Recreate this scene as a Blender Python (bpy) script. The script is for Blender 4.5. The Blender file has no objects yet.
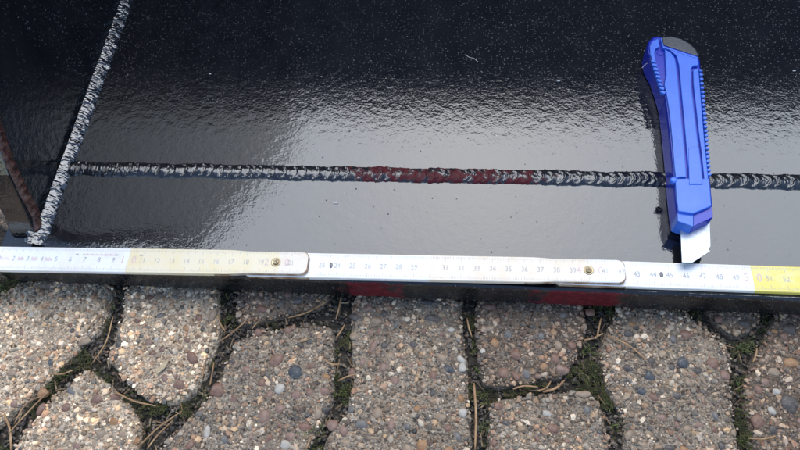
import bpy, bmesh, math, random
import numpy as np
from mathutils import Vector, Matrix, noise as mnoise
from mathutils.geometry import tessellate_polygon

# ------------------------------------------------------------------ camera, sky, sun, exposure
scene = bpy.context.scene
COL = scene.collection
ZP = 0.024                                    # height of the plate's top face above the pavers
FPX = 693.0                                   # focal length for an 800 px wide frame
CAM = np.array([0.0566, -0.1969, 0.4034 + ZP])


def cam_rot(p, y, r):
    p, y, r = map(math.radians, (p, y, r))
    a = math.pi / 2 - p
    rx = np.array([[1, 0, 0], [0, math.cos(a), -math.sin(a)], [0, math.sin(a), math.cos(a)]])
    rz = np.array([[math.cos(y), -math.sin(y), 0], [math.sin(y), math.cos(y), 0], [0, 0, 1]])
    rr = np.array([[math.cos(r), -math.sin(r), 0], [math.sin(r), math.cos(r), 0], [0, 0, 1]])
    return rz @ rx @ rr


CR = cam_rot(59.79, 9.33, -6.66)
cd = bpy.data.cameras.new('camera')
cd.sensor_width = 36.0
cd.lens = 36.0 * FPX / 800.0
cd.clip_start = 0.01
cd.clip_end = 500.0
cam = bpy.data.objects.new('camera', cd)
COL.objects.link(cam)
m4 = Matrix.Identity(4)
for i in range(3):
    for j in range(3):
        m4[i][j] = CR[i, j]
    m4[i][3] = CAM[i]
cam.matrix_world = m4
scene.camera = cam

SUN_EL, SUN_AZ = 56.0, 3.0                    # azimuth from +Y towards +X
world = bpy.data.worlds.new('World')
scene.world = world
world.use_nodes = True
wn = world.node_tree.nodes
wl = world.node_tree.links
sky = wn.new('ShaderNodeTexSky')
sky.sky_type = 'NISHITA'
sky.sun_disc = False
sky.sun_elevation = math.radians(SUN_EL)
sky.sun_rotation = math.radians(SUN_AZ)
sky.dust_density = 0.6
sky.air_density = 1.0
wn['Background'].inputs[1].default_value = 0.13
wl.new(sky.outputs[0], wn['Background'].inputs[0])

sd = bpy.data.lights.new('sun', 'SUN')
sd.energy = 1.5
sd.angle = math.radians(60.0)
sd.color = (0.94, 0.98, 1.0)
sun = bpy.data.objects.new('sun', sd)
COL.objects.link(sun)
el, az = math.radians(SUN_EL), math.radians(SUN_AZ)
to_sun = Vector((math.cos(el) * math.sin(az), math.cos(el) * math.cos(az), math.sin(el)))
sun.rotation_euler = to_sun.to_track_quat('Z', 'Y').to_euler()
sun.location = (0.3, 1.5, 2.5)

vs = scene.view_settings
vs.view_transform = 'Standard'
vs.look = 'None'
vs.gamma = 1.0
vs.use_curve_mapping = False
vs.exposure = 1.2

# ------------------------------------------------------------------ helpers
RNG = np.random.default_rng(7)
random.seed(7)


def at(px, py, z):
    """point of the photograph -> place on the horizontal plane z"""
    d = CR @ np.array([(px - 400.0) / FPX, -(py - 225.0) / FPX, -1.0])
    t = (z - CAM[2]) / d[2]
    return CAM + t * d


def link(o, parent=None):
    COL.objects.link(o)
    if parent is not None:
        o.parent = parent
    return o


def tag(o, label=None, cat=None, group=None, kind=None):
    if label: o['label'] = label
    if cat: o['category'] = cat
    if group: o['group'] = group
    if kind: o['kind'] = kind
    return o


def empty(name, loc=(0, 0, 0)):
    o = bpy.data.objects.new(name, None)
    o.empty_display_size = 0.02
    o.location = loc
    return link(o)


def mesh_data(name, verts, faces, mat=None, smooth=False):
    me = bpy.data.meshes.new(name)
    me.from_pydata([tuple(map(float, v)) for v in verts], [], faces)
    me.update()
    if mat is not None:
        for m in (mat if isinstance(mat, (list, tuple)) else [mat]):
            me.materials.append(m)
    if smooth:
        me.polygons.foreach_set('use_smooth', [True] * len(me.polygons))
    return me


def part(name, verts, faces, mat, parent=None, smooth=False):
    me = mesh_data(name, verts, faces, mat, smooth)
    o = bpy.data.objects.new(name, me)
    link(o)
    if parent is not None:
        set_parent(o, parent)
    return o


def set_parent(o, parent):
    o.parent = parent
    loc = Vector((0, 0, 0))
    p = parent
    while p is not None:
        loc += p.location
        p = p.parent
    o.location = o.location - loc


def tri_mesh(name, V, F, mat, parent=None, colors=None, smooth=True):
    """big triangle soup from numpy arrays"""
    me = bpy.data.meshes.new(name)
    V = np.asarray(V, dtype=np.float32); F = np.asarray(F, dtype=np.int32)
    me.vertices.add(len(V)); me.vertices.foreach_set('co', V.ravel())
    me.loops.add(F.size); me.loops.foreach_set('vertex_index', F.ravel())
    me.polygons.add(len(F))
    k = F.shape[1]
    me.polygons.foreach_set('loop_start', np.arange(0, F.size, k, dtype=np.int32))
    me.polygons.foreach_set('loop_total', np.full(len(F), k, dtype=np.int32))
    me.polygons.foreach_set('use_smooth', np.full(len(F), smooth, dtype=bool))
    if colors is not None:
        a = me.attributes.new('Col', 'FLOAT_COLOR', 'POINT')
        c = np.ones((len(V), 4), dtype=np.float32); c[:, :3] = colors
        a.data.foreach_set('color', c.ravel())
    me.update(calc_edges=True)
    me.validate()
    me.materials.append(mat)
    o = bpy.data.objects.new(name, me)
    link(o)
    if parent is not None:
        set_parent(o, parent)
    return o


def bevel_obj(o, width, seg=2, angle=35):
    bm = bmesh.new(); bm.from_mesh(o.data)
    es = [e for e in bm.edges if len(e.link_faces) == 2 and e.calc_face_angle(0) > math.radians(angle)]
    bmesh.ops.bevel(bm, geom=es, offset=width, segments=seg, profile=0.6, affect='EDGES', clamp_overlap=True)
    bm.to_mesh(o.data); bm.free()
    return o


def prism(name, outline, z0, z1, mat, parent=None, bevel=0.0, top_scale=None, seg=2, mats=None):
    """outline: list of (x, y) world, counter-clockwise; extruded from z0 to z1"""
    a = sum(outline[i][0] * outline[(i + 1) % len(outline)][1] - outline[(i + 1) % len(outline)][0] * outline[i][1] for i in range(len(outline)))
    if a < 0:
        outline = outline[::-1]
    n = len(outline)
    cx = sum(p[0] for p in outline) / n; cy = sum(p[1] for p in outline) / n
    s = top_scale or 1.0
    zf0 = z0 if callable(z0) else (lambda x, y: z0)
    zf1 = z1 if callable(z1) else (lambda x, y: z1)
    v = [(x, y, zf0(x, y)) for x, y in outline] + [(cx + (x - cx) * s, cy + (y - cy) * s, zf1(x, y)) for x, y in outline]
    f = [list(range(n))[::-1], list(range(n, 2 * n))]
    f += [[i, (i + 1) % n, n + (i + 1) % n, n + i] for i in range(n)]
    o = part(name, v, f, mats or mat, parent)
    if bevel:
        bevel_obj(o, bevel, seg)
    return o


# ------------------------------------------------------------------ materials
class NT:
    def __init__(self, name):
        self.m = bpy.data.materials.new(name)
        self.m.use_nodes = True
        self.t = self.m.node_tree
        self.b = self.t.nodes['Principled BSDF']

    def n(self, typ, **kw):
        x = self.t.nodes.new(typ)
        for k, v in kw.items():
            setattr(x, k, v)
        return x

    def l(self, a, b):
        self.t.links.new(a, b)

    def coord(self, kind='Object'):
        return self.n('ShaderNodeTexCoord').outputs[kind]

    def pos(self):
        return self.n('ShaderNodeNewGeometry').outputs['Position']

    def noise(self, vec, scale, detail=3, rough=0.55, dist=0.0):
        x = self.n('ShaderNodeTexNoise')
        x.inputs['Scale'].default_value = scale
        x.inputs['Detail'].default_value = detail
        x.inputs['Roughness'].default_value = rough
        x.inputs['Distortion'].default_value = dist
        self.l(vec, x.inputs['Vector'])
        return x.outputs['Fac']

    def voro(self, vec, scale, feature='F1', rand=1.0):
        x = self.n('ShaderNodeTexVoronoi', feature=feature)
        x.inputs['Scale'].default_value = scale
        x.inputs['Randomness'].default_value = rand
        self.l(vec, x.inputs['Vector'])
        return x

    def ramp(self, fac, stops, interp='LINEAR'):
        x = self.n('ShaderNodeValToRGB')
        x.color_ramp.interpolation = interp
        el_ = x.color_ramp.elements
        while len(el_) < len(stops):
            el_.new(0.5)
        for e, (p, c) in zip(el_, stops):
            e.position = p
            e.color = (c, c, c, 1) if isinstance(c, (int, float)) else (*c, 1)
        self.l(fac, x.inputs['Fac'])
        return x.outputs['Color']

    def math(self, op, a, b=None, clamp=False):
        x = self.n('ShaderNodeMath', operation=op)
        x.use_clamp = clamp
        for i, v in enumerate((a, b)):
            if v is None: continue
            if isinstance(v, (int, float)): x.inputs[i].default_value = v
            else: self.l(v, x.inputs[i])
        return x.outputs[0]

    def maprange(self, v, a, b, c=0.0, d=1.0):
        x = self.n('ShaderNodeMapRange')
        x.interpolation_type = 'SMOOTHSTEP'
        self.l(v, x.inputs['Value'])
        for k, q in zip(('From Min', 'From Max', 'To Min', 'To Max'), (a, b, c, d)):
            x.inputs[k].default_value = q
        return x.outputs[0]

    def mix(self, fac, a, b, blend='MIX'):
        x = self.n('ShaderNodeMix', data_type='RGBA', blend_type=blend)
        if isinstance(fac, (int, float)): x.inputs[0].default_value = fac
        else: self.l(fac, x.inputs[0])
        for i, v in ((6, a), (7, b)):
            if isinstance(v, (tuple, list)): x.inputs[i].default_value = (*v, 1)
            else: self.l(v, x.inputs[i])
        return x.outputs[2]

    def bump(self, h, strength, dist, normal=None):
        x = self.n('ShaderNodeBump')
        x.inputs['Strength'].default_value = strength
        x.inputs['Distance'].default_value = dist
        self.l(h, x.inputs['Height'])
        if normal is not None: self.l(normal, x.inputs['Normal'])
        return x.outputs[0]

    def set(self, **kw):
        for k, v in kw.items():
            k = k.replace('_', ' ')
            i = self.b.inputs[k]
            if isinstance(v, (int, float)): i.default_value = v
            elif isinstance(v, (tuple, list)): i.default_value = (*v, 1) if len(v) == 3 else v
            else: self.l(v, i)
        return self


def sep(nt, vec):
    x = nt.n('ShaderNodeSeparateXYZ'); nt.l(vec, x.inputs[0])
    return x.outputs


def black_paint(name, primer=None, peel=1.0, bead=False, dry=0.0, coat=0.25):
    nt = NT(name)
    P = nt.pos()
    xyz = sep(nt, P)
    # orange peel, sags and dry overspray in the finish
    n1 = nt.noise(P, 620, 2, 0.5)
    n2 = nt.noise(P, 190, 2, 0.5)
    n3 = nt.noise(P, 1900, 2, 0.6)
    v = nt.voro(P, 300)
    pim = nt.maprange(v.outputs['Distance'], 0.0, 0.20, 1.0, 0.0)
    sel = nt.math('GREATER_THAN', sep(nt, v.outputs['Color'])[0], 0.80)
    sel = nt.math('MULTIPLY', sel, nt.maprange(nt.noise(P, 24, 3), 0.35, 0.65, 0.25, 1.0))
    pim = nt.math('MULTIPLY', nt.math('MULTIPLY', pim, sel), nt.math('POWER', sep(nt, v.outputs['Color'])[1], 1.5))
    back = nt.maprange(xyz[1], 0.135, 0.150) if not dry else nt.maprange(xyz[1], -1.0, -0.9)                      # the rougher dry spray starts here
    nrm = nt.bump(n2, 0.11 * peel, 0.0012)
    nrm = nt.bump(n1, 0.11 * peel, 0.00055, nrm)
    nrm = nt.bump(pim, 0.8, 0.00032, nrm)
    if not bead:
        nrm = nt.bump(nt.noise(P, 1300, 2, 0.5), 0.05, 0.0003, nrm)
    v2 = nt.voro(P, 520)
    spk = nt.maprange(v2.outputs['Distance'], 0.0, 0.34, 1.0, 0.0)
    sel2 = nt.math('GREATER_THAN', sep(nt, v2.outputs['Color'])[1], 0.55)
    spk = nt.math('MULTIPLY', nt.math('MULTIPLY', spk, sel2), back)
    nrm = nt.bump(spk, 0.9, 0.0005, nrm)
    nrm = nt.bump(nt.math('MULTIPLY', n3, back), 0.07, 0.0003, nrm)
    base = nt.ramp(nt.noise(P, 45, 4), [(0.3, (0.006, 0.0065, 0.008)), (0.75, (0.013, 0.013, 0.015))])
    # pale specks painted into the base colour as sparkle of the dry spray
    dv = nt.voro(P, 900)
    cl = nt.maprange(nt.noise(P, 85, 4, 0.7), 0.3, 0.7, 0.99, 0.62 if dry else 0.76)
    glint = nt.math('MULTIPLY', nt.math('LESS_THAN', dv.outputs['Distance'], nt.maprange(nt.noise(P, 300, 2), 0.3, 0.7, 0.10, 0.32)), nt.math('GREATER_THAN', sep(nt, dv.outputs['Color'])[2], cl))
    glint = nt.math('MULTIPLY', glint, nt.maprange(xyz[1], 0.10, 0.15, 0.35, 1.0) if not dry else 0.8)
    base = nt.mix(nt.math('MULTIPLY', glint, 0.7), base, (0.42, 0.43, 0.46))
    rough = nt.math('ADD', nt.math('MULTIPLY', nt.noise(P, 70, 3), 0.06), 0.20 if bead else 0.03 + dry)
    if primer:
        tot = None
        nz = nt.noise(P, 130 if bead else 80, 5, 0.7)
        nz = nt.maprange(nz, 0.3, 0.7)
        for a, b in primer:
            e = 0.032 if bead else 0.022
            w = nt.math('MULTIPLY', nt.maprange(xyz[0], a - e, a + e), nt.maprange(xyz[0], b - e, b + e, 1.0, 0.0))
            tot = w if tot is None else nt.math('MAXIMUM', tot, w)
        k = nt.maprange(nt.math('ADD', tot, nt.math('MULTIPLY', nz, 0.8 if bead else 0.6)), 1.12 if bead else 0.85, 1.42 if bead else 1.2)
        red = nt.ramp(nt.noise(P, 260, 3), [(0.3, (0.045, 0.008, 0.010)), (0.7, (0.095, 0.014, 0.018))] if bead else [(0.3, (0.085, 0.010, 0.014)), (0.7, (0.16, 0.020, 0.026))])
        base = nt.mix(k, base, red)
        rough = nt.math('ADD', rough, nt.math('MULTIPLY', k, 0.30))
    nt.set(Base_Color=base, Roughness=rough, IOR=1.56, Normal=nrm)
    nt.b.inputs['Coat Weight'].default_value = coat
    if primer:
        nt.l(nt.math('MULTIPLY_ADD', k, -0.38 if bead else -0.23), nt.b.inputs['Coat Weight'])
        nt.b.inputs['Coat Weight'].links[0].from_node.inputs[2].default_value = 0.4 if bead else 0.25
        nt.l(nt.math('MULTIPLY_ADD', k, -0.38), nt.b.inputs['Specular IOR Level'])
        nt.b.inputs['Specular IOR Level'].links[0].from_node.inputs[2].default_value = 0.5
    nt.b.inputs['Coat Roughness'].default_value = 0.10 if bead else 0.03
    nt.b.inputs['Coat IOR'].default_value = 1.55
    nt.l(nrm, nt.b.inputs['Coat Normal'])
    return nt.m


M_PLATE = black_paint('black_gloss_paint')
M_EDGE = black_paint('thin_black_paint_on_primer', primer=[(-0.022, 0.024), (0.105, 0.168)], peel=5.0, dry=0.12)
M_WELD = black_paint('black_paint_on_weld', primer=[(-0.03, 0.125)], peel=1.2, bead=True)
M_WELD_C = black_paint('black_paint_on_corner_weld', peel=1.6, coat=1.0)

nt = NT('rusty_weld')
P = nt.pos()
nz = nt.noise(P, 160, 4, 0.65)
nt.set(Base_Color=nt.ramp(nz, [(0.3, (0.014, 0.011, 0.011)), (0.5, (0.07, 0.022, 0.016)), (0.68, (0.13, 0.07, 0.05))]), Roughness=0.35,
       Normal=nt.bump(nt.noise(P, 500, 3), 0.6, 0.001))
M_RUST = nt.m


def concrete(name, tint, wet=0.0):
    nt = NT(name)
    P = nt.pos()
    v = nt.voro(P, 420)
    cell = sep(nt, v.outputs['Color'])[0]
    big = nt.noise(P, 22, 4, 0.6)
    g = nt.ramp(cell, [(0.0, (0.05, 0.040, 0.032)), (0.22, (0.11, 0.088, 0.068)), (0.3, (0.30, 0.255, 0.21)), (0.6, (0.38, 0.335, 0.285)), (0.85, (0.50, 0.45, 0.39)), (1.0, (0.26, 0.17, 0.12))])
    m = nt.ramp(nt.noise(P, 750, 4, 0.7), [(0.34, (0.08, 0.066, 0.052)), (0.48, (0.27, 0.235, 0.195)), (0.68, (0.46, 0.41, 0.355))])
    c = nt.mix(nt.maprange(v.outputs['Distance'], 0.25, 0.6), g, m)
    c = nt.mix(nt.maprange(big, 0.42, 0.68), c, nt.mix(0.55, c, (0.13, 0.105, 0.085)))
    c = nt.mix(1.0, c, tint, 'MULTIPLY')
    h = nt.math('SUBTRACT', nt.noise(P, 900, 3), v.outputs['Distance'])
    nt.set(Base_Color=c, Roughness=0.85, Normal=nt.bump(h, 1.0, 0.0026))
    return nt.m


M_CONC = [concrete('aggregate_concrete_sun_tint', (2.3, 1.96, 1.54)), concrete('aggregate_concrete_grey', (1.22, 1.06, 0.87)),  # first one carries the left side's sunlight in its colour
          concrete('aggregate_concrete_brown', (0.80, 0.65, 0.51))]

nt = NT('washed_gravel')
a = nt.n('ShaderNodeAttribute', attribute_name='Col')
P = nt.pos()
c = nt.mix(nt.maprange(nt.noise(P, 800, 3), 0.35, 0.7, 0.0, 0.45), a.outputs['Color'], nt.mix(0.5, a.outputs['Color'], (0.42, 0.36, 0.30)))
nt.set(Base_Color=c, Roughness=0.62, Normal=nt.bump(nt.noise(P, 1500, 3), 0.35, 0.0005))
M_GRAV = nt.m


def pebble_mat(name, ca, cb):
    nt = NT(name)
    P = nt.pos()
    c = nt.ramp(nt.noise(P, 330, 4, 0.6), [(0.3, ca), (0.7, cb)])
    c = nt.mix(nt.maprange(nt.noise(P, 620, 4, 0.7), 0.50, 0.72, 0.0, 0.6), c, (0.27, 0.225, 0.175))
    nt.set(Base_Color=c, Roughness=0.55, Normal=nt.bump(nt.noise(P, 1100, 3), 0.3, 0.0005))
    return nt.m


PEB = {
    'blue': pebble_mat('blue_grey_pebble', (0.036, 0.038, 0.040), (0.070, 0.072, 0.074)),
    'red': pebble_mat('red_brown_pebble', (0.13, 0.062, 0.038), (0.24, 0.125, 0.078)),
    'tan': pebble_mat('tan_pebble', (0.22, 0.145, 0.085), (0.34, 0.235, 0.15)),
    'white': pebble_mat('white_quartz_pebble', (0.36, 0.305, 0.235), (0.48, 0.42, 0.34)),
    'grey': pebble_mat('grey_pebble', (0.095, 0.082, 0.070), (0.18, 0.155, 0.135)),
    'pink': pebble_mat('pink_pebble', (0.18, 0.098, 0.065), (0.28, 0.165, 0.115)),
    'dark': pebble_mat('dark_pebble', (0.046, 0.036, 0.029), (0.095, 0.075, 0.060)),
    'orange': pebble_mat('orange_pebble', (0.25, 0.115, 0.042), (0.36, 0.19, 0.08)),
}

nt = NT('joint_soil_and_far_paving')
P = nt.pos()
r = nt.n('ShaderNodeVectorMath', operation='LENGTH'); nt.l(P, r.inputs[0])
far = nt.maprange(r.outputs['Value'], 0.95, 1.0)
soil = nt.ramp(nt.noise(P, 240, 5, 0.65), [(0.3, (0.018, 0.014, 0.010)), (0.55, (0.05, 0.040, 0.027)), (0.75, (0.10, 0.08, 0.055))])
vv = nt.voro(P, 9.0, 'DISTANCE_TO_EDGE')
fp = nt.mix(nt.maprange(vv.outputs['Distance'], 0.02, 0.06), (0.04, 0.035, 0.022), nt.ramp(nt.noise(P, 60, 5), [(0.3, (0.20, 0.17, 0.14)), (0.7, (0.36, 0.32, 0.27))]))
nt.set(Base_Color=nt.mix(far, soil, fp), Roughness=0.95, Normal=nt.bump(nt.noise(P, 420, 4), 0.9, 0.003))
M_SOIL = nt.m

nt = NT('moss')
a = nt.n('ShaderNodeAttribute', attribute_name='Col')
nt.set(Base_Color=a.outputs['Color'], Roughness=0.7)
nt.b.inputs['Subsurface Weight'].default_value = 0.0
M_MOSS = nt.m

nt = NT('dry_needle')
P = nt.pos()
nt.set(Base_Color=nt.ramp(nt.noise(P, 130, 3), [(0.3, (0.18, 0.085, 0.034)), (0.6, (0.36, 0.20, 0.085)), (0.8, (0.50, 0.34, 0.17))]), Roughness=0.5)
M_NEED = nt.m


def ruler_paint(name, col, worn, amount):
    nt = NT(name)
    P = nt.pos()
    w = nt.noise(P, 75, 5, 0.7)
    s = nt.n('ShaderNodeMapping'); s.inputs['Scale'].default_value = (0.25, 1, 1); nt.l(P, s.inputs[0])
    g = nt.noise(s.outputs[0], 900, 3, 0.6)
    k = nt.maprange(nt.math('ADD', w, nt.math('MULTIPLY', g, 0.25)), 0.62 - amount * 0.2, 0.82 - amount * 0.1, 0.0, 1.0)
    c = nt.mix(k, col, worn)
    nt.set(Base_Color=c, Roughness=0.42, Normal=nt.bump(g, 0.12, 0.0004))
    return nt.m


M_RW = ruler_paint('ruler_white', (0.84, 0.80, 0.765), (0.80, 0.73, 0.65), 0.4)
M_RC = ruler_paint('ruler_worn_yellow', (0.80, 0.64, 0.36), (0.80, 0.68, 0.47), 0.9)
M_RC2 = ruler_paint('ruler_pale_worn_yellow', (0.78, 0.63, 0.46), (0.80, 0.69, 0.55), 1.0)
M_RY = ruler_paint('ruler_yellow', (0.80, 0.66, 0.14), (0.82, 0.70, 0.28), 0.2)
nt = NT('ruler_bare_edge')
P = nt.pos()
nt.set(Base_Color=nt.ramp(nt.noise(P, 110, 4, 0.65), [(0.30, (0.12, 0.055, 0.03)), (0.5, (0.36, 0.22, 0.13)), (0.7, (0.62, 0.52, 0.42))]), Roughness=0.6)
M_REDGE = nt.m


def plain(name, col, rough=0.5, metal=0.0, bumpy=0.0):
    nt = NT(name)
    P = nt.pos()
    d = tuple(c * 0.72 for c in col)
    nt.set(Base_Color=nt.ramp(nt.noise(P, 210, 4, 0.6), [(0.3, d), (0.65, col)]), Roughness=rough, Metallic=metal)
    if bumpy:
        nt.set(Normal=nt.bump(nt.noise(P, 900, 3), bumpy, 0.0005))
    return nt.m


M_INK = plain('faded_grey_print', (0.60, 0.54, 0.48), 0.6)
M_INKD = plain('grey_print', (0.46, 0.44, 0.43), 0.6)
M_INKR = plain('faded_red_print', (0.80, 0.56, 0.52), 0.6)
M_BRASS = plain('dull_brass', (0.42, 0.33, 0.20), 0.38, 0.8, 0.3)
M_IRON = plain('dark_steel', (0.12, 0.12, 0.125), 0.4, 0.8)
M_BLADE = plain('bright_steel', (0.62, 0.64, 0.66), 0.42, 0.55)
M_CAP = plain('grey_plastic', (0.075, 0.078, 0.082), 0.38, 0.0, 0.25)
M_THREAD = plain('pale_fibre', (0.62, 0.58, 0.52), 0.7)
nt = NT('blue_plastic')
P = nt.pos()
nt.set(Base_Color=nt.ramp(nt.noise(P, 60, 3), [(0.3, (0.045, 0.145, 0.60)), (0.7, (0.058, 0.175, 0.68))]), Roughness=nt.math('ADD', nt.math('MULTIPLY', nt.noise(P, 420, 3), 0.15), 0.30),
       Normal=nt.bump(nt.noise(P, 1400, 2), 0.10, 0.0004))
nt.b.inputs['Subsurface Weight'].default_value = 0.0
M_BLUE = nt.m
nt = NT('deep_blue_plastic')
P = nt.pos()
nt.set(Base_Color=nt.ramp(nt.noise(P, 60, 3), [(0.3, (0.008, 0.022, 0.34)), (0.7, (0.012, 0.030, 0.42))]), Roughness=0.32)
M_BLUED = nt.m

# ------------------------------------------------------------------ ground and pavers
bm = bmesh.new()
# one sheet to the horizon, finer near the camera
edges = [-150, -20, -3, -1.2, -0.6, -0.3, -0.15, 0, 0.15, 0.3, 0.6, 1.2, 3, 20, 150]
gv = [(x, y, -0.0065) for y in edges for x in edges]
k = len(edges)
gf = [[j * k + i, j * k + i + 1, (j + 1) * k + i + 1, (j + 1) * k + i] for j in range(k - 1) for i in range(k - 1)]
bm.free()
ground = part('ground', gv, gf, M_SOIL)
tag(ground, 'dark soil in the paver joints, running out as paved yard', kind='structure')

PX = {
    'P1': [(14, 289), (60, 285), (113, 287), (110, 309), (97, 332), (72, 354), (42, 386), (12, 412), (-25, 440), (-70, 420), (-95, 360), (-60, 305), (-10, 300)],
    'P2': [(125, 286), (219, 289), (217, 312), (220, 332), (213, 350), (203, 378), (192, 394), (176, 403), (160, 404), (143, 397), (122, 378), (104, 357), (113, 340), (121, 314)],
    'P3': [(84, 368), (96, 374), (118, 394), (134, 411), (142, 428), (138, 455), (120, 490), (60, 505), (5, 480), (14, 444), (32, 420), (60, 390)],
    'P4': [(240, 335), (288, 326), (331, 321), (334, 345), (333, 400), (324, 418), (310, 442), (296, 480), (240, 510), (165, 490), (152, 462), (164, 440), (186, 420), (206, 400), (219, 380), (228, 355)],
    'P5': [(236, 290), (330, 293), (326, 306), (300, 312), (272, 319), (246, 327), (235, 322)],
    'P6': [(351, 294), (462, 299), (463, 330), (466, 360), (470, 400), (472, 450), (468, 500), (400, 520), (325, 500), (318, 462), (326, 436), (346, 412), (354, 385), (350, 345)],
    'P7': [(474, 298), (585, 304), (586, 322), (580, 350), (568, 373), (556, 379), (520, 384), (496, 388), (482, 385), (476, 345)],
    'P8': [(488, 401), (514, 397), (560, 391), (586, 389), (599, 397), (607, 422), (611, 455), (608, 500), (550, 525), (490, 505), (484, 460), (491, 425)],
    'P9': [(619, 308), (678, 311), (715, 332), (736, 353), (731, 380), (735, 412), (742, 450), (740, 500), (690, 520), (635, 510), (624, 460), (624, 418), (608, 390), (600, 356), (602, 340), (612, 322)],
    'P10': [(700, 312), (766, 315), (755, 330), (736, 338), (722, 329)],
    'P11': [(778, 316), (860, 316), (905, 350), (910, 420), (880, 480), (810, 510), (765, 490), (757, 452), (748, 420), (743, 394), (749, 370), (766, 336)],
}
TINT_OF = {'P1': 0, 'P2': 0, 'P3': 0, 'P4': 1, 'P5': 2, 'P6': 1, 'P7': 2, 'P8': 1, 'P9': 1, 'P10': 2, 'P11': 2}
TOPS = {'P1': 290, 'P2': 290, 'P5': 294, 'P6': 300, 'P7': 305, 'P9': 312, 'P10': 316, 'P11': 317}
for k_, lim in TOPS.items():
    PX[k_] = [(x, y - 9) if y <= lim and -20 < x < 870 else (x, y) for x, y in PX[k_]]
polys = {k_: [tuple(at(x, y, 0.0)[:2]) for x, y in v] for k_, v in PX.items()}


def inside(pt, poly):
    x, y = pt; r_ = False
    n = len(poly)
    for i in range(n):
        x1, y1 = poly[i]; x2, y2 = poly[(i + 1) % n]
        if (y1 > y) != (y2 > y) and x < (x2 - x1) * (y - y1) / (y2 - y1) + x1:
            r_ = not r_
    return r_


def inside_np(pts, poly):
    x, y = pts[:, 0], pts[:, 1]
    r_ = np.zeros(len(pts), bool)
    n = len(poly)
    for i in range(n):
        x1, y1 = poly[i]; x2, y2 = poly[(i + 1) % n]
        if y1 == y2: continue
        c_ = ((y1 > y) != (y2 > y)) & (x < (x2 - x1) * (y - y1) / (y2 - y1) + x1)
        r_ ^= c_
    return r_


def dist_np(pts, poly):
    d = np.full(len(pts), 1e9)
    n = len(poly)
    for i in range(n):
        a_ = np.array(poly[i]); b_ = np.array(poly[(i + 1) % n])
        ab = b_ - a_
        t = np.clip(((pts - a_) @ ab) / max(ab @ ab, 1e-12), 0, 1)
        d = np.minimum(d, np.linalg.norm(pts - (a_ + t[:, None] * ab), axis=1))
    return d


def resample(poly, step):
    out = []
    n = len(poly)
    for i in range(n):
        a_ = np.array(poly[i]); b_ = np.array(poly[(i + 1) % n])
        m = max(1, int(np.linalg.norm(b_ - a_) / step))
        for j in range(m):
            out.append(tuple(a_ + (b_ - a_) * j / m))
    return out


def chaikin(poly, it=2, q=0.25):
    for _ in range(it):
        o = []
        n = len(poly)
        for i in range(n):
            a_ = np.array(poly[i]); b_ = np.array(poly[(i + 1) % n])
            o += [tuple(a_ * (1 - q) + b_ * q), tuple(a_ * q + b_ * (1 - q))]
        poly = o
    return poly


# neighbours outside the frame: cells round jittered seeds, cut against the traced pavers
edge_pts = []
for p in polys.values():
    edge_pts += resample(p, 0.008)
edge_pts = np.array(edge_pts)
seeds = []
for j in range(-6, 9):
    for i in range(-8, 9):
        s = np.array([i * 0.115 + (0.05 if j % 2 else 0) + RNG.uniform(-.02, .02), j * 0.105 + RNG.uniform(-.018, .018)])
        if s[0] > -0.24 and s[1] > 0.02: continue                  # under the bucket
        if any(inside(s, p) for p in polys.values()): continue
        if np.min(np.linalg.norm(edge_pts - s, axis=1)) < 0.035: continue
        if np.linalg.norm(s) > 0.88: continue
        seeds.append(s)
outer = []
for a_i, s in enumerate(seeds):
    cell = [(s[0] - .12, s[1] - .12), (s[0] + .12, s[1] - .12), (s[0] + .12, s[1] + .12), (s[0] - .12, s[1] + .12)]
    rivals = [(q, 0.0045, 0.5) for b_i, q in enumerate(seeds) if b_i != a_i and np.linalg.norm(q - s) < .26]
    rivals += [(q, 0.009, 1.0) for q in edge_pts if np.linalg.norm(q - s) < .17]
    for q, gap, fr in rivals:
        d = q - s; L = np.linalg.norm(d); d = d / L
        lim = L * fr - gap
        new = []
        for i in range(len(cell)):
            A, B = np.array(cell[i]), np.array(cell[(i + 1) % len(cell)])
            da, db = (A - s) @ d - lim, (B - s) @ d - lim
            if da <= 0: new.append(tuple(A))
            if da * db < 0: new.append(tuple(A + (B - A) * da / (da - db)))
        cell = new
        if len(cell) < 3: break
    if len(cell) >= 3:
        ar = abs(sum(cell[i][0] * cell[(i + 1) % len(cell)][1] - cell[(i + 1) % len(cell)][0] * cell[i][1] for i in range(len(cell)))) / 2
        if ar > 0.0022:
            outer.append(cell)


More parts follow.
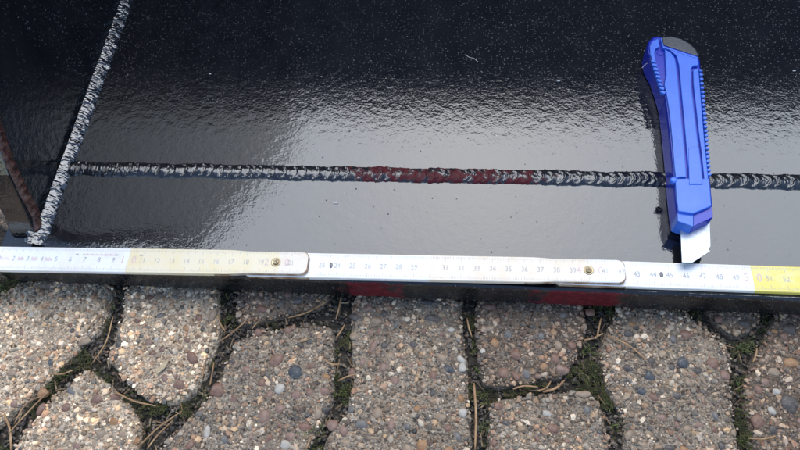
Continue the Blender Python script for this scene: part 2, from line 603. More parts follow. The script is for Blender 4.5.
def paver_mesh(poly, hi):
    c_ = np.mean(np.array(resample(poly, .004)), axis=0)
    b = np.array(resample(chaikin(poly, 2, 0.22), 0.0022 if hi else 0.006))
    ph = RNG.uniform(0, 50)
    for i in range(len(b)):                                        # crumbled outline
        d = b[i] - c_; d /= np.linalg.norm(d)
        b[i] += d * (0.0007 if hi else 0) + d * (0.0016 * mnoise.noise(Vector((b[i][0] * 160, b[i][1] * 160, ph))) + 0.0007 * mnoise.noise(Vector((b[i][0] * 520, b[i][1] * 520, ph))))
    n = len(b)
    R_ = 0.5 * (b.max(0) - b.min(0)).min()
    ins = [0.0, 0.0, 0.0008, 0.0022, 0.0045] + list(np.linspace(0.0065, R_ * 0.93, 26 if hi else 7))
    V = []; F = []
    tilt = RNG.uniform(-0.008, 0.008, 2)
    lift = RNG.uniform(-0.0012, 0.0006)
    for r_i, t in enumerate(ins):
        s = 1 - t / R_
        drop = {0: -0.020, 1: -0.0055, 2: -0.0028, 3: -0.0011, 4: -0.0003}.get(r_i, 0.0)
        for i in range(n):
            p = c_ + (b[i] - c_) * s
            z = drop + lift + (p - c_) @ tilt
            if r_i > 0:
                z += 0.0007 * mnoise.noise(Vector((p[0] * 90, p[1] * 90, ph))) + (0.0005 * mnoise.noise(Vector((p[0] * 330, p[1] * 330, ph))) if hi else 0)
            V.append((p[0], p[1], z - 0.0006))
    for r_i in range(len(ins) - 1):
        for i in range(n):
            j = (i + 1) % n
            F.append([r_i * n + i, r_i * n + j, (r_i + 1) * n + j, (r_i + 1) * n + i])
    V.append((c_[0], c_[1], lift))
    k_ = len(ins) - 1
    F += [[k_ * n + i, k_ * n + (i + 1) % n, len(V) - 1] for i in range(n)]
    return V, F, b, lambda x, y: lift + (np.array([x, y]) - c_) @ tilt + 0.0007 * mnoise.noise(Vector((x * 90, y * 90, ph))) - 0.0006


def ccw(poly):
    a_ = sum(poly[i][0] * poly[(i + 1) % len(poly)][1] - poly[(i + 1) % len(poly)][0] * poly[i][1] for i in range(len(poly)))
    return poly if a_ > 0 else poly[::-1]


def ico(sub):
    b = bmesh.new(); bmesh.ops.create_icosphere(b, subdivisions=sub, radius=1.0)
    b.verts.ensure_lookup_table()
    V = np.array([v.co[:] for v in b.verts]); F = np.array([[v.index for v in f.verts] for f in b.faces]); b.free()
    return V, F


ICO1, ICO2, ICO3 = ico(1), ico(2), ico(3)
# grain palette: buff, grey, brown, pink-brown, off-white, slate
PAL = np.array([(.36, .285, .21), (.27, .235, .20), (.20, .14, .092), (.29, .185, .125), (.46, .41, .34), (.10, .092, .088), (.38, .265, .16), (.24, .135, .08), (.42, .37, .31)])
PALW = np.array([.22, .17, .13, .12, .10, .06, .08, .05, .07])


def grains(xy, size, base, zf, pal_w, squash=(0.5, 0.85), sink=0.3, tint=(1, 1, 1)):
    V0, F0 = base
    n = len(xy)
    nv = len(V0)
    V = np.zeros((n, nv, 3)); C = np.zeros((n, nv, 3))
    for i in range(n):
        s = size[i]
        v = V0 * (1 + 0.16 * RNG.standard_normal((nv, 1)))
        sc_ = np.array([RNG.uniform(.75, 1.2), RNG.uniform(.6, .95), RNG.uniform(*squash)]) * s
        a_ = RNG.uniform(0, 2 * math.pi)
        v = v * sc_
        ca, sa = math.cos(a_), math.sin(a_)
        tl = RNG.uniform(-.35, .35)
        y, z = v[:, 1] * math.cos(tl) - v[:, 2] * math.sin(tl), v[:, 1] * math.sin(tl) + v[:, 2] * math.cos(tl)
        V[i, :, 0] = v[:, 0] * ca - y * sa + xy[i][0]
        V[i, :, 1] = v[:, 0] * sa + y * ca + xy[i][1]
        V[i, :, 2] = z + zf(*xy[i]) + sc_[2] * RNG.uniform(-sink, sink) - sc_[2] * .05
        C[i] = PAL[RNG.choice(len(PAL), p=pal_w)] * RNG.choice((RNG.uniform(.18, .45), RNG.uniform(.55, 1.0), RNG.uniform(1.1, 1.32)), p=(.26, .50, .24)) * np.array(tint) * (1 + .55 * mnoise.noise(Vector((xy[i][0] * 34, xy[i][1] * 34, 4))) + .3 * mnoise.noise(Vector((xy[i][0] * 110, xy[i][1] * 110, 8))))
    F = (F0[None] + (np.arange(n) * nv)[:, None, None]).reshape(-1, 3)
    return V.reshape(-1, 3), F, C.reshape(-1, 3)


# eight pebble shapes shared by every larger pebble
peb_shapes = []
for i in range(8):
    v = ICO2[0].copy()
    ph = RNG.uniform(0, 90)
    v = np.array([p * (1 + 0.34 * mnoise.noise(Vector(p * 1.5) + Vector((ph, 0, 0)))) for p in v])
    for _ in range(7):                                             # broken facets
        d = RNG.standard_normal(3); d /= np.linalg.norm(d); lim = RNG.uniform(.62, .88)
        e = v @ d; v = v - np.outer(np.maximum(e - lim, 0), d)
    peb_shapes.append(v)
PEBME = {}


def pebble(par, x, y, rx, ry, rot, kind, z, tall=0.55):
    key = (kind, int(RNG.integers(0, 8)))
    if key not in PEBME:
        PEBME[key] = mesh_data('pebble', peb_shapes[key[1]], ICO2[1].tolist(), PEB[kind], True)
    o = bpy.data.objects.new('pebble', PEBME[key])
    h = min(rx, ry) * tall
    o.location = (x, y, z - h * 0.42)
    o.scale = (rx, ry, h)
    o.rotation_euler = (RNG.uniform(-.15, .15), RNG.uniform(-.15, .15), rot)
    link(o, par)
    return o


# the pebbles one notices: (paver, px, py, half-length px, half-width px, angle, kind)
NOTED = [('P4', 296, 372, 9, 7, 20, 'blue'), ('P4', 275, 361, 9, 6, -55, 'red'), ('P4', 279, 388, 6, 5, 10, 'white'), ('P4', 245, 370, 5, 4, 40, 'pink'),
         ('P4', 295, 394, 6, 4.5, -20, 'pink'), ('P4', 323, 391, 6, 5, -30, 'pink'), ('P4', 304, 427, 7, 6, 0, 'red'), ('P4', 264, 416, 7, 7, 30, 'pink'),
         ('P4', 290, 435, 5, 4.5, 0, 'pink'), ('P4', 216, 390, 8, 7, 10, 'red'), ('P4', 279, 409, 5, 5, 0, 'pink'), ('P4', 318, 413, 4, 5, 0, 'tan'), ('P4', 207, 431, 4, 6, 0, 'white'),
         ('P4', 326, 376, 4, 3.5, 0, 'orange'), ('P4', 288, 330, 5, 4, 20, 'red'), ('P4', 258, 332, 5, 4, 30, 'red'), ('P4', 285, 445, 5, 6, 0, 'white'), ('P4', 325, 409, 5, 3, -20, 'dark'),
         ('P5', 262, 309, 6, 5, 0, 'red'),
         ('P2', 191, 358, 8, 6, 10, 'red'), ('P2', 186, 329, 5, 4, 0, 'orange'), ('P2', 150, 297, 5, 4, 0, 'red'), ('P2', 159, 296, 4, 4, 0, 'tan'), ('P2', 179, 385, 6, 5, 20, 'red'),
         ('P2', 213, 314, 4, 7, 10, 'tan'), ('P2', 148, 342, 4, 4, 0, 'pink'), ('P2', 163, 369, 3.5, 3, 0, 'grey'), ('P2', 198, 318, 5, 4, 0, 'red'), ('P2', 172, 318, 5, 4, 0, 'tan'),
         ('P1', 49, 361, 5, 4, 20, 'blue'), ('P1', 44, 311, 5, 4, 0, 'tan'), ('P1', 60, 314, 4, 3, 0, 'orange'), ('P1', 10, 372, 5, 4, 0, 'tan'), ('P1', 29, 297, 5, 4, 10, 'tan'), ('P1', 82, 341, 7, 4, -20, 'tan'),
         ('P3', 96, 399, 6, 5, 0, 'red'), ('P3', 115, 397, 5, 4, 0, 'red'), ('P3', 41, 409, 4, 6, 20, 'red'), ('P3', 114, 421, 5, 5, 0, 'orange'), ('P3', 72, 391, 6, 4, 30, 'grey'), ('P3', 101, 434, 5, 4, 0, 'tan'), ('P3', 43, 393, 5, 6, 0, 'orange'),
         ('P6', 448, 368, 6, 5, 15, 'blue'), ('P6', 461, 359, 5, 4, 30, 'white'), ('P6', 462, 367, 4, 5, 0, 'white'), ('P6', 376, 320, 6, 5, 0, 'tan'), ('P6', 356, 316, 7, 4, 10, 'dark'), ('P6', 431, 317, 9, 4, 5, 'dark'),
         ('P6', 361, 424, 6, 6, 0, 'grey'), ('P6', 332, 424, 6, 5, 20, 'pink'), ('P6', 343, 430, 6, 5, 30, 'pink'), ('P6', 373, 346, 4, 6, 10, 'pink'), ('P6', 377, 412, 5, 7, 20, 'tan'), ('P6', 413, 344, 4, 5, 0, 'dark'), ('P6', 442, 357, 5, 4, 0, 'tan'),
         ('P6', 391, 425, 4, 5, 0, 'pink'), ('P6', 422, 446, 6, 5, 0, 'orange'), ('P6', 430, 301, 10, 3, 5, 'dark'), ('P6', 461, 398, 4, 3.5, 0, 'orange'), ('P6', 352, 372, 4, 5, 0, 'red'),
         ('P7', 495, 343, 5, 5, 0, 'orange'), ('P7', 516, 355, 6, 5, -40, 'red'), ('P7', 504, 372, 6, 6, 0, 'red'), ('P7', 527, 374, 5, 5, 0, 'grey'), ('P7', 562, 369, 7, 5, 10, 'pink'), ('P7', 558, 345, 4, 6, -10, 'tan'), ('P7', 533, 326, 4, 3, 0, 'dark'),
         ('P7', 490, 306, 8, 4, 0, 'red'), ('P7', 483, 351, 3, 3, 0, 'white'), ('P7', 590, 312, 6, 4, 0, 'red'), ('P7', 556, 358, 5, 5, 0, 'red'), ('P7', 541, 336, 4, 4, 0, 'grey'),
         ('P8', 553, 428, 6, 5, 20, 'red'), ('P8', 547, 413, 5, 4, 0, 'white'), ('P8', 498, 406, 5, 4, 0, 'red'), ('P8', 534, 419, 5, 3, 0, 'tan'), ('P8', 568, 423, 4, 4, 0, 'tan'), ('P8', 584, 393, 8, 3, 0, 'tan'),
         ('P9', 651, 375, 6, 6, 30, 'blue'), ('P9', 683, 362, 6, 6, 0, 'blue'), ('P9', 714, 361, 6, 6, 0, 'red'), ('P9', 630, 368, 6, 4, 20, 'dark'), ('P9', 642, 390, 5, 4, 20, 'blue'), ('P9', 654, 397, 5, 4, 0, 'red'), ('P9', 677, 394, 5, 4, 0, 'dark'),
         ('P9', 652, 361, 4, 4, 0, 'dark'), ('P9', 687, 335, 7, 5, 0, 'red'), ('P9', 673, 338, 4, 4, 0, 'grey'), ('P9', 670, 447, 5, 4, 0, 'dark'), ('P9', 628, 333, 5, 4, 0, 'dark'), ('P9', 723, 445, 4, 4, 0, 'dark'), ('P9', 698, 370, 5, 3, 0, 'dark'),
         ('P11', 791, 404, 9, 9, 0, 'dark'), ('P11', 759, 421, 8, 6, -25, 'red'), ('P11', 790, 327, 8, 7, 0, 'dark'), ('P11', 791, 362, 7, 5, 0, 'orange'), ('P11', 778, 391, 4, 4, 0, 'white'), ('P11', 773, 410, 4, 4, 0, 'white'), ('P11', 775, 371, 7, 4, 10, 'tan'),
         ('P11', 766, 380, 5, 4, 0, 'pink'), ('P11', 786, 336, 5, 4, 0, 'red'), ('P10', 719, 319, 5, 4, 0, 'red'), ('P10', 745, 322, 6, 4, 0, 'dark')]

pavers = {}
pav_out = {}
kinds = ['red', 'tan', 'pink', 'grey', 'orange', 'dark', 'white', 'blue']
kw = np.array([.25, .24, .2, .12, .05, .10, .03, .01])
noted_by = {}
for t in NOTED:
    noted_by.setdefault(t[0], []).append(t)
TINT = {0: (2.25, 1.95, 1.55), 1: (1.35, 1.16, 0.94), 2: (0.98, 0.78, 0.61)}  # first set brightens the left pavers' grains as if sunlit
for name, poly in polys.items():
    poly = ccw(poly)
    g = TINT_OF[name]
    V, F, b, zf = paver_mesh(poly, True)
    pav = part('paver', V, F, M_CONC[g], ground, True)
    pavers[name] = pav
    pav_out[name] = [tuple(q) for q in b]
    bb = np.array(b)
    lo, hi_ = bb.min(0), bb.max(0)
    area = (hi_ - lo).prod() * 1e4

    def scatter(n, margin):
        q = RNG.uniform(lo, hi_, (n, 2))
        q = q[inside_np(q, pav_out[name])]
        return q[dist_np(q, pav_out[name][::2]) > margin]
    taken = []
    for (_, px, py, a_, c_, rot, kind) in noted_by.get(name, []):
        w = at(px, py, 0.0)
        k_ = 0.00063
        pebble(pav, w[0], w[1], a_ * k_ * 1.15, c_ * k_ * 1.25, math.radians(-rot), kind, zf(w[0], w[1]))
        taken.append((w[0], w[1], max(a_, c_) * k_))
    for q in scatter(int(area * 0.55), 0.003):
        s = RNG.uniform(.0022, .0040)
        if any((q[0] - u[0]) ** 2 + (q[1] - u[1]) ** 2 < (u[2] + s) ** 2 for u in taken): continue
        taken.append((q[0], q[1], s))
        pebble(pav, q[0], q[1], s, s * RNG.uniform(.65, .95), RNG.uniform(0, 6.3), kinds[RNG.choice(8, p=kw)], zf(*q), 0.5)
    tk = np.array(taken) if taken else np.zeros((0, 3))

    def free(q, s):
        if not len(tk): return np.ones(len(q), bool)
        d = np.linalg.norm(q[:, None] - tk[None, :, :2], axis=2)
        return (d > tk[None, :, 2] * .85 + s).all(1)
    q1 = scatter(int(area * 6.0), 0.0012); q1 = q1[free(q1, .0012)]
    q2 = scatter(int(area * 26.0), 0.0006); q2 = q2[free(q2, .0003)]
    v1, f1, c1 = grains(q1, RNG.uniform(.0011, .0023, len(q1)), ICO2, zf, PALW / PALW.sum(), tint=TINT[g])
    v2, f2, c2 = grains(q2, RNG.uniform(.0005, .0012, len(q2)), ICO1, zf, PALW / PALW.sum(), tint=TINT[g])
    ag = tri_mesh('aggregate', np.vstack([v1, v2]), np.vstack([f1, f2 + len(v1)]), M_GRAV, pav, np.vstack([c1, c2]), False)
    tag(ag, kind='stuff')
for i, cell in enumerate(outer):
    V, F, b, zf = paver_mesh(ccw(cell), False)
    pav = part('paver', V, F, M_CONC[i % 3], ground, True)
    pav_out['o%d' % i] = [tuple(q) for q in b]
    bb = np.array(b); cc = bb.mean(0)
    if np.linalg.norm(cc - np.array([0.0, -0.1])) < 0.48:
        lo, hi_ = bb.min(0), bb.max(0)
        q = RNG.uniform(lo, hi_, (int((hi_ - lo).prod() * 1e4 * 14), 2))
        q = q[inside_np(q, pav_out['o%d' % i])]
        q = q[dist_np(q, pav_out['o%d' % i]) > .001]
        v1, f1, c1 = grains(q, RNG.uniform(.0006, 1, len(q)) ** 3 * .0020 + .0006, ICO1, zf, PALW / PALW.sum(), tint=TINT[i % 3])
        tag(tri_mesh('aggregate', v1, f1, M_GRAV, pav, c1, False), kind='stuff')

# ------------------------------------------------------------------ the bucket
bucket = empty('loader_bucket', (0.3, 0.3, 0.0))
tag(bucket, 'black painted steel bucket with welded floor, resting on the paving', 'bucket')
XL, XR = -0.2319, 0.95                        # inner faces of the side plates
YW = 0.0754                                   # main weld
YB0, TH = 0.34, 0.010


def skew(x): return -0.0058 - 0.0115 * (x + 0.257)     # front edge line


# cutting edge: a thick bar with a slightly worn front edge
xs = np.linspace(-0.2555, XR + 0.02, 170)
V = []; F = []
for x in xs:
    yf = skew(x) + 0.0006 * mnoise.noise(Vector((x * 60, 0, 0)))
    w1 = 0.0005 * mnoise.noise(Vector((x * 140, 5, 0)))
    prof = [(yf + 0.0022 + w1, 0.0), (yf + 0.0007, -0.0007), (yf, -0.0022), (yf - 0.0003, -0.011), (yf, -0.0205 + w1), (yf + 0.0015, -0.0222), (YW - .001, -0.0222), (YW - .001, 0.0)]
    V += [(x, y, ZP + z) for y, z in prof]
npf = 8
for i in range(len(xs) - 1):
    for j in range(npf):
        a_, b_ = i * npf + j, i * npf + (j + 1) % npf
        F.append([a_, b_, b_ + npf, a_ + npf])
F.append(list(range(npf))[::-1]); F.append([(len(xs) - 1) * npf + j for j in range(npf)])
edge = part('cutting_edge', V, F, [M_PLATE, M_EDGE], bucket)
edge.data.polygons.foreach_set('material_index', [1 if (i < (len(xs) - 1) * npf and i % npf in (1, 2, 3, 4)) or i >= (len(xs) - 1) * npf else 0 for i in range(len(F))])
b = bmesh.new(); b.from_mesh(edge.data); bmesh.ops.recalc_face_normals(b, faces=b.faces); b.to_mesh(edge.data); b.free()
edge['label'] = 'thick front bar with dark red primer showing on its front face'

# floor sheet, curving up into the back
path = [(YW + 0.001, 0.0), (0.15, 0.0), (0.25, 0.0), (YB0, 0.0)]
for a_ in range(5, 86, 5):
    t = math.radians(a_)
    path.append((YB0 + 0.20 * math.sin(t), 0.20 * (1 - math.cos(t))))
path += [(0.556, 0.32), (0.572, 0.44), (0.586, 0.562)]
npth = len(path)
nrm = []
for i in range(npth):
    a_ = np.array(path[max(i - 1, 0)]); b_ = np.array(path[min(i + 1, npth - 1)])
    d = (b_ - a_) / np.linalg.norm(b_ - a_)
    nrm.append((d[1], -d[0]))
V = []
for x in (XL, XR):
    V += [(x, y, ZP + z) for y, z in path]
    V += [(x, y + n_[0] * TH, ZP + z + n_[1] * TH) for (y, z), n_ in zip(path, nrm)]
F = []
o_ = 2 * npth
for i in range(npth - 1):
    F.append([i, i + 1, o_ + i + 1, o_ + i][::-1])
    F.append([npth + i, npth + i + 1, o_ + npth + i + 1, o_ + npth + i])
    F.append([i, i + 1, npth + i + 1, npth + i]); F.append([o_ + i, o_ + i + 1, o_ + npth + i + 1, o_ + npth + i][::-1])
F.append([0, o_, o_ + npth, npth][::-1]); F.append([npth - 1, o_ + npth - 1, o_ + 2 * npth - 1, 2 * npth - 1])
part('floor_sheet', V, F, M_PLATE, bucket)

# side plates
SIDE = [(0.010, -0.020), (0.011, 0.0), (0.020, 0.022), (0.030, 0.048), (0.042, 0.070), (0.090, 0.150), (0.150, 0.275), (0.27, 0.372), (0.39, 0.470), (0.50, 0.555), (0.598, 0.570),
        (0.592, 0.30), (0.56, 0.15), (0.49, 0.04), (0.40, -0.006), (0.34, -0.012), (0.09, -0.012), (0.088, -0.020)]


def side_plate(x0, x1):
    n = len(SIDE)
    v = [(x0, y, ZP + z) for y, z in SIDE] + [(x1, y, ZP + z) for y, z in SIDE]
    f = [list(range(n)), list(range(n, 2 * n))[::-1]] + [[i, n + i, n + (i + 1) % n, (i + 1) % n] for i in range(n)]
    o = part('side_plate', v, f, M_PLATE, bucket)
    b = bmesh.new(); b.from_mesh(o.data); bmesh.ops.recalc_face_normals(b, faces=b.faces); b.to_mesh(o.data); b.free()
    return bevel_obj(o, 0.0012, 2)


# the cutting edge bar runs under the side plates' front feet
SIDE = [(0.0175, 0.0004)] + [(y + 0.007, z) for y, z in SIDE[2:5]] + SIDE[5:-2] + [(0.09, -0.012), (0.09, 0.0004)]
side_plate(XL - 0.018, XL)
side_plate(XR, XR + 0.018)


def bead(name, pts, up, width, height, pitch, mat, dirn=1, curve=0.45, seedv=0, ripple=0.35, wobble=0.12):
    """weld bead: overlapping crescents along a path; up(s) gives the outward direction"""
    pts = [np.array(p, float) for p in pts]
    seg = [np.linalg.norm(pts[i + 1] - pts[i]) for i in range(len(pts) - 1)]
    L = sum(seg)
    ns = int(L / 0.00035); ntt = 15
    # crescent starts, uneven
    rr = np.random.default_rng(100 + seedv)
    st = [-.02]
    while st[-1] < L + .03: st.append(st[-1] + pitch * rr.uniform(.6, 1.45))
    st = np.array(st); lift = rr.uniform(.7, 1.2, len(st)); wd = rr.uniform(.88, 1.12, len(st)); cv = rr.uniform(.6, 1.4, len(st))
    cum = np.concatenate([[0], np.cumsum(seg)])
    V = []; F = []
    for i in range(ns + 1):
        s = L * i / ns
        k_ = min(np.searchsorted(cum, s, 'right') - 1, len(seg) - 1)
        t = (s - cum[k_]) / seg[k_]
        p = pts[k_] * (1 - t) + pts[k_ + 1] * t
        d = (pts[k_ + 1] - pts[k_]) / seg[k_]
        u = np.array(up, float); u = u - d * (u @ d); u /= np.linalg.norm(u)
        sd_ = np.cross(d, u)
        wob = wobble * (mnoise.noise(Vector((s * 120, seedv, 0))) + .7 * mnoise.noise(Vector((s * 420, seedv, 4))))
        off = 0.08 * width * mnoise.noise(Vector((s * 45, seedv, 9)))
        for j in range(ntt):
            q = -1 + 2 * j / (ntt - 1)
            sp = s + dirn * curve * width * q * q * (1 + .0 * q)
            m = np.searchsorted(st, sp, 'right') - 1
            m = int(np.clip(m, 0, len(st) - 2))
            ph = (sp - st[m]) / (st[m + 1] - st[m])
            if dirn < 0: ph = 1 - ph
            saw = (1 - ph) ** 1.3
            pr = max(0.0, 1 - abs(q) ** 2.2) ** .6
            h = height * pr * ((1 - ripple) + ripple * lift[m] * saw) + (0.00025 + .001 * max(0, wobble - .12)) * mnoise.noise(Vector((s * 900, q * 5, seedv))) + .00030 * mnoise.noise(Vector((s * 330, q * 2.5, seedv + 20)))
            wj = width * .5 * (1 + wob) * (1 + .10 * (wd[m] - 1) / .12 * (.3 + saw * .7))
            h = max(h, -0.0003) if abs(q) < .99 else -0.0006
            V.append(p + sd_ * (q * wj + off) + u * h)
    for i in range(ns):
        for j in range(ntt - 1):
            a_ = i * ntt + j
            F.append([a_, a_ + 1, a_ + ntt + 1, a_ + ntt])
    return tri_mesh(name, np.array(V), np.array(F)[:, ::-1], mat, bucket, None, True)


w = bead('weld_bead', [(XL + 0.004, YW, ZP), (XR, YW, ZP)], (0, 0, 1), 0.0132, 0.0029, 0.0066, M_WELD, 1, 0.55, 1, 0.42)
w['label'] = 'long rippled weld bead across the floor with red primer in its middle'
w = bead('weld_bead', [(XL + 0.0018, 0.0105, ZP + 0.0018), (XL + 0.0018, YB0, ZP + 0.0018)], (0.5, 0, 1), 0.0155, 0.0022, 0.0105, M_WELD_C, 1, 0.35, 2, 0.34, 0.32)
w['label'] = 'glossy black weld bead in the corner of floor and side'
w = bead('weld_bead', [(XL + .0004, 0.0225, ZP + 0.002), (XL + .0004, 0.0297, ZP + .0104), (XL + .0004, .0381, ZP + .035), (XL + .0004, .0449, ZP + .0538), (XL + .0004, .0545, ZP + .0700), (XL + .0004, .100, ZP + .146), (XL + .0004, .16, ZP + .268)],
         (1, 0, 0), 0.0085, 0.0028, 0.0060, M_RUST, 1, 0.3, 3, 0.6)
w['label'] = 'reddish brown weld bead climbing the side plate'

# ------------------------------------------------------------------ folding ruler
ruler = empty('folding_ruler', (0.0, 0.0, ZP))
tag(ruler, 'worn white and yellow folding ruler lying along the front edge of the bucket', 'ruler')


def cx(cm): return (cm - 26.0) / 100.0


def leaf(name, c0, c1, z0, z1, bands, left_round, right_round, necks, th=0.0031):
    """one wooden leaf; bands = [(cm from, cm to, material)], z0/z1 underside height at either end"""
    def zb(x, y): return ZP + z0 + (z1 - z0) * (x - cx(c0)) / (cx(c1) - cx(c0))
    W = 0.0089
    out = []
    rad = 0.0042

    def half(cm):
        w_ = W
        for n0, n1 in necks:
            t = np.clip((cm - n0) / (n1 - n0), 0, 1)
            w_ -= 0.0009 * t * t * (3 - 2 * t)
        return w_
    cms = list(np.arange(math.ceil(c0 + .6), math.floor(c1 - .5) + .01, 0.25))
    top = [(cx(c), half(c)) for c in cms]
    he = half(c1)
    if right_round:
        end = [(cx(c1) - rad + rad * math.sin(a_), he - rad + rad * math.cos(a_)) for a_ in np.linspace(0, math.pi / 2, 6)]
    else:
        end = [(cx(c1), he)]
    hs = half(c0)
    if left_round:
        beg = [(cx(c0) + rad - rad * math.cos(a_), hs - rad + rad * math.sin(a_)) for a_ in np.linspace(0, math.pi / 2, 6)]
    else:
        beg = [(cx(c0), hs)]
    up_ = beg + top + end
    n = len(up_)
    V = []
    for x, y in up_: V += [(x, -y, zb(x, y)), (x, y, zb(x, y)), (x - (.0006 if x > cx(c1) - .0045 else 0), -y + .0004, zb(x, y) + th), (x - (.0006 if x > cx(c1) - .0045 else 0), y - .0004, zb(x, y) + th), (x, -y, zb(x, y) + th - .0004), (x, y, zb(x, y) + th - .0004)]
    F = []; MI = []
    mats = [M_REDGE] + [m for _, _, m in bands]
    for i in range(n - 1):
        a_, b_ = 6 * i, 6 * (i + 1)
        xm = (up_[i][0] + up_[i + 1][0]) / 2 * 100 + 26
        mi = 1 + max([q for q, (s, e, m) in enumerate(bands) if s <= xm] or [0])
        F += [[a_ + 2, b_ + 2, b_ + 3, a_ + 3], [a_, a_ + 1, b_ + 1, b_], [a_, b_, b_ + 4, a_ + 4], [a_ + 1, a_ + 5, b_ + 5, b_ + 1],
              [a_ + 4, b_ + 4, b_ + 2, a_ + 2], [a_ + 5, a_ + 3, b_ + 3, b_ + 5]]
        dirty = any(n0 - 0.5 < xm for n0, n1 in necks) or (c0 > 0 and xm < c0 + 4.4)
        sm = 0 if dirty else mi
        rim = 0 if xm > c1 - .5 and necks else mi
        MI += [mi, 0, sm, sm, rim, rim]
    for e in (0, 6 * (n - 1)):
        F.append([e, e + 4, e + 2, e + 3, e + 5, e + 1] if e == 0 else [e, e + 1, e + 5, e + 3, e + 2, e + 4]); MI.append(0)
    o = part(name, V, F, mats, ruler)
    b = bmesh.new(); b.from_mesh(o.data)
    bmesh.ops.recalc_face_normals(b, faces=b.faces)
    b.to_mesh(o.data); b.free()
    o.data.polygons.foreach_set('material_index', MI)
    return o, (lambda x: zb(x, 0) + th)




def shift(o, ca, ya, cb, yb):
    """a leaf lies a little askew: sideways offset ya at cm ca, yb at cm cb"""
    for v in o.data.vertices:
        c = (v.co.x + ruler.location.x) * 100 + 26
        v.co.y += ya + (yb - ya) * (c - ca) / (cb - ca)


LA, zA = leaf('leaf', -3.2, 22.15, 0.0004, 0.0036, [(-9, 10, M_RW), (10, 20.3, M_RC), (20.3, 40, M_RC2)], True, True, [(16.6, 18.4)])
LB, zB = leaf('leaf', 17.9, 42.25, 0.0003, 0.0035, [(0, 30, M_RW), (30, 40, M_RC2), (40, 60, M_RW)], True, True, [(36.4, 38.2)])
LC, zC = leaf('leaf', 37.9, 62.2, 0.0003, 0.0006, [(0, 50, M_RW), (50, 70, M_RY)], True, True, [])
leaves = [(LA, zA, -3.0, 22.0), (LB, zB, 22.4, 42.1), (LC, zC, 42.5, 62.0)]

TEXT = {}


def text_mesh(s, size):
    cu = bpy.data.curves.new('t', 'FONT')
    cu.body = s; cu.size = size; cu.align_x = 'CENTER'; cu.align_y = 'CENTER'; cu.resolution_u = 3
    ob = bpy.data.objects.new('t', cu); COL.objects.link(ob)
    dg = bpy.context.evaluated_depsgraph_get()
    me = bpy.data.meshes.new_from_object(ob.evaluated_get(dg))
    V = np.array([v.co[:] for v in me.vertices]); F = [list(p.vertices) for p in me.polygons]
    bpy.data.objects.remove(ob); bpy.data.curves.remove(cu); bpy.data.meshes.remove(me)
    V[:, 0] *= 0.86
    return V, F


for lf, zf, ca, cb in leaves:
    sets = {'ink': ([], []), 'dark': ([], []), 'red': ([], [])}

    def stamp(key, s, cm, y, size, lift=0.00008):
        v, f = text_mesh(s, size)
        V, F = sets[key]
        o0 = len(V)
        x0 = cx(cm)
        V += [(x0 + p[0], y + p[1], zf(x0 + p[0]) + lift) for p in v]
        F += [[o0 + q for q in ff] for ff in f]

    def rect(key, cm0, cm1, y0, y1, lift=0.00006):
        V, F = sets[key]
        o0 = len(V)
        V += [(cx(c), y, zf(cx(c)) + lift) for c, y in ((cm0, y0), (cm1, y0), (cm1, y1), (cm0, y1))]
        F += [[o0, o0 + 1, o0 + 2, o0 + 3]]
    for c in range(max(1, math.ceil(ca + .3)), math.floor(cb - .05) + 1):
        if c % 10 == 0:
            d = str(c // 10)
            if c == 30: continue                 # worn away
            if c in (20, 40):
                stamp('red', d, c - .62, 0.0, 0.0072); stamp('red', '0', c + .72, 0.0, 0.0072)
            else:
                stamp('red', d, c - .38, 0.0, 0.0078); stamp('red', '0', c + .40, 0.0, 0.0078)
        else:
            stamp('dark' if (c < 10 or 42 < c < 49) else 'ink', str(c), c, -0.0002, 0.0050)
    mm = math.ceil(ca * 10) + 2
    while mm < cb * 10 - 2 and mm <= 620:
        if mm >= 1:
            ln = 0.0030 if mm % 10 == 0 else (0.0022 if mm % 5 == 0 else 0.0014)
            hw = 0.010 if mm % 5 else 0.013
            y = 0.0077
            rect('ink', mm / 10 - hw, mm / 10 + hw, y - ln, y)
            rect('ink', mm / 10 - hw, mm / 10 + hw, -y, -y + ln)
        mm += 1
    if lf is LA:                                 # faint red print with two small arrows on the first decimetre
        for k_ in range(22):
            c0_ = 6.75 + k_ * 0.105
            rect('red', c0_, c0_ + .075, .0030, .0030 + (.0010 if k_ % 3 else .0014))
        for c0_, c1_ in ((1.05, 1.7), (2.3, 2.75), (3.25, 3.75), (4.2, 4.75)):
            for k_ in range(6):
                c2_ = c0_ + (c1_ - c0_) * k_ / 6
                rect('red', c2_, c2_ + .05, -.0014, .0014 - .0005 * (k_ % 3))
        V_, F_ = sets['dark']
        for c0_, sg in ((6.2, 1), (9.35, -1), (11.0, -1)):
            o0 = len(V_)
            V_ += [(cx(c0_), .0036, zf(cx(c0_)) + .00007), (cx(c0_ + .26 * sg), .0043, zf(cx(c0_)) + .00007), (cx(c0_ + .26 * sg), .0029, zf(cx(c0_)) + .00007)]
            F_ += [[o0, o0 + 1, o0 + 2]]
    for key, mat in (('ink', M_INK), ('dark', M_INKD), ('red', M_INKR)):
        V, F = sets[key]
        if V:
            p_ = part('printed_scale', V, F, mat, lf)
            p_.data.validate()
            tag(p_, kind='stuff')


def lathe(name, prof, x, y, z, mat, parent, n=28, sx=1.0):
    V = []; F = []
    for r_, h in prof:
        V += [(x + sx * r_ * math.cos(2 * math.pi * i / n), y + r_ * math.sin(2 * math.pi * i / n), z + h) for i in range(n)]
    for k_ in range(len(prof) - 1):
        F += [[k_ * n + i, k_ * n + (i + 1) % n, (k_ + 1) * n + (i + 1) % n, (k_ + 1) * n + i] for i in range(n)]
    F += [[(len(prof) - 1) * n + i for i in range(n)]]
    return part(name, V, F, mat, parent, True)


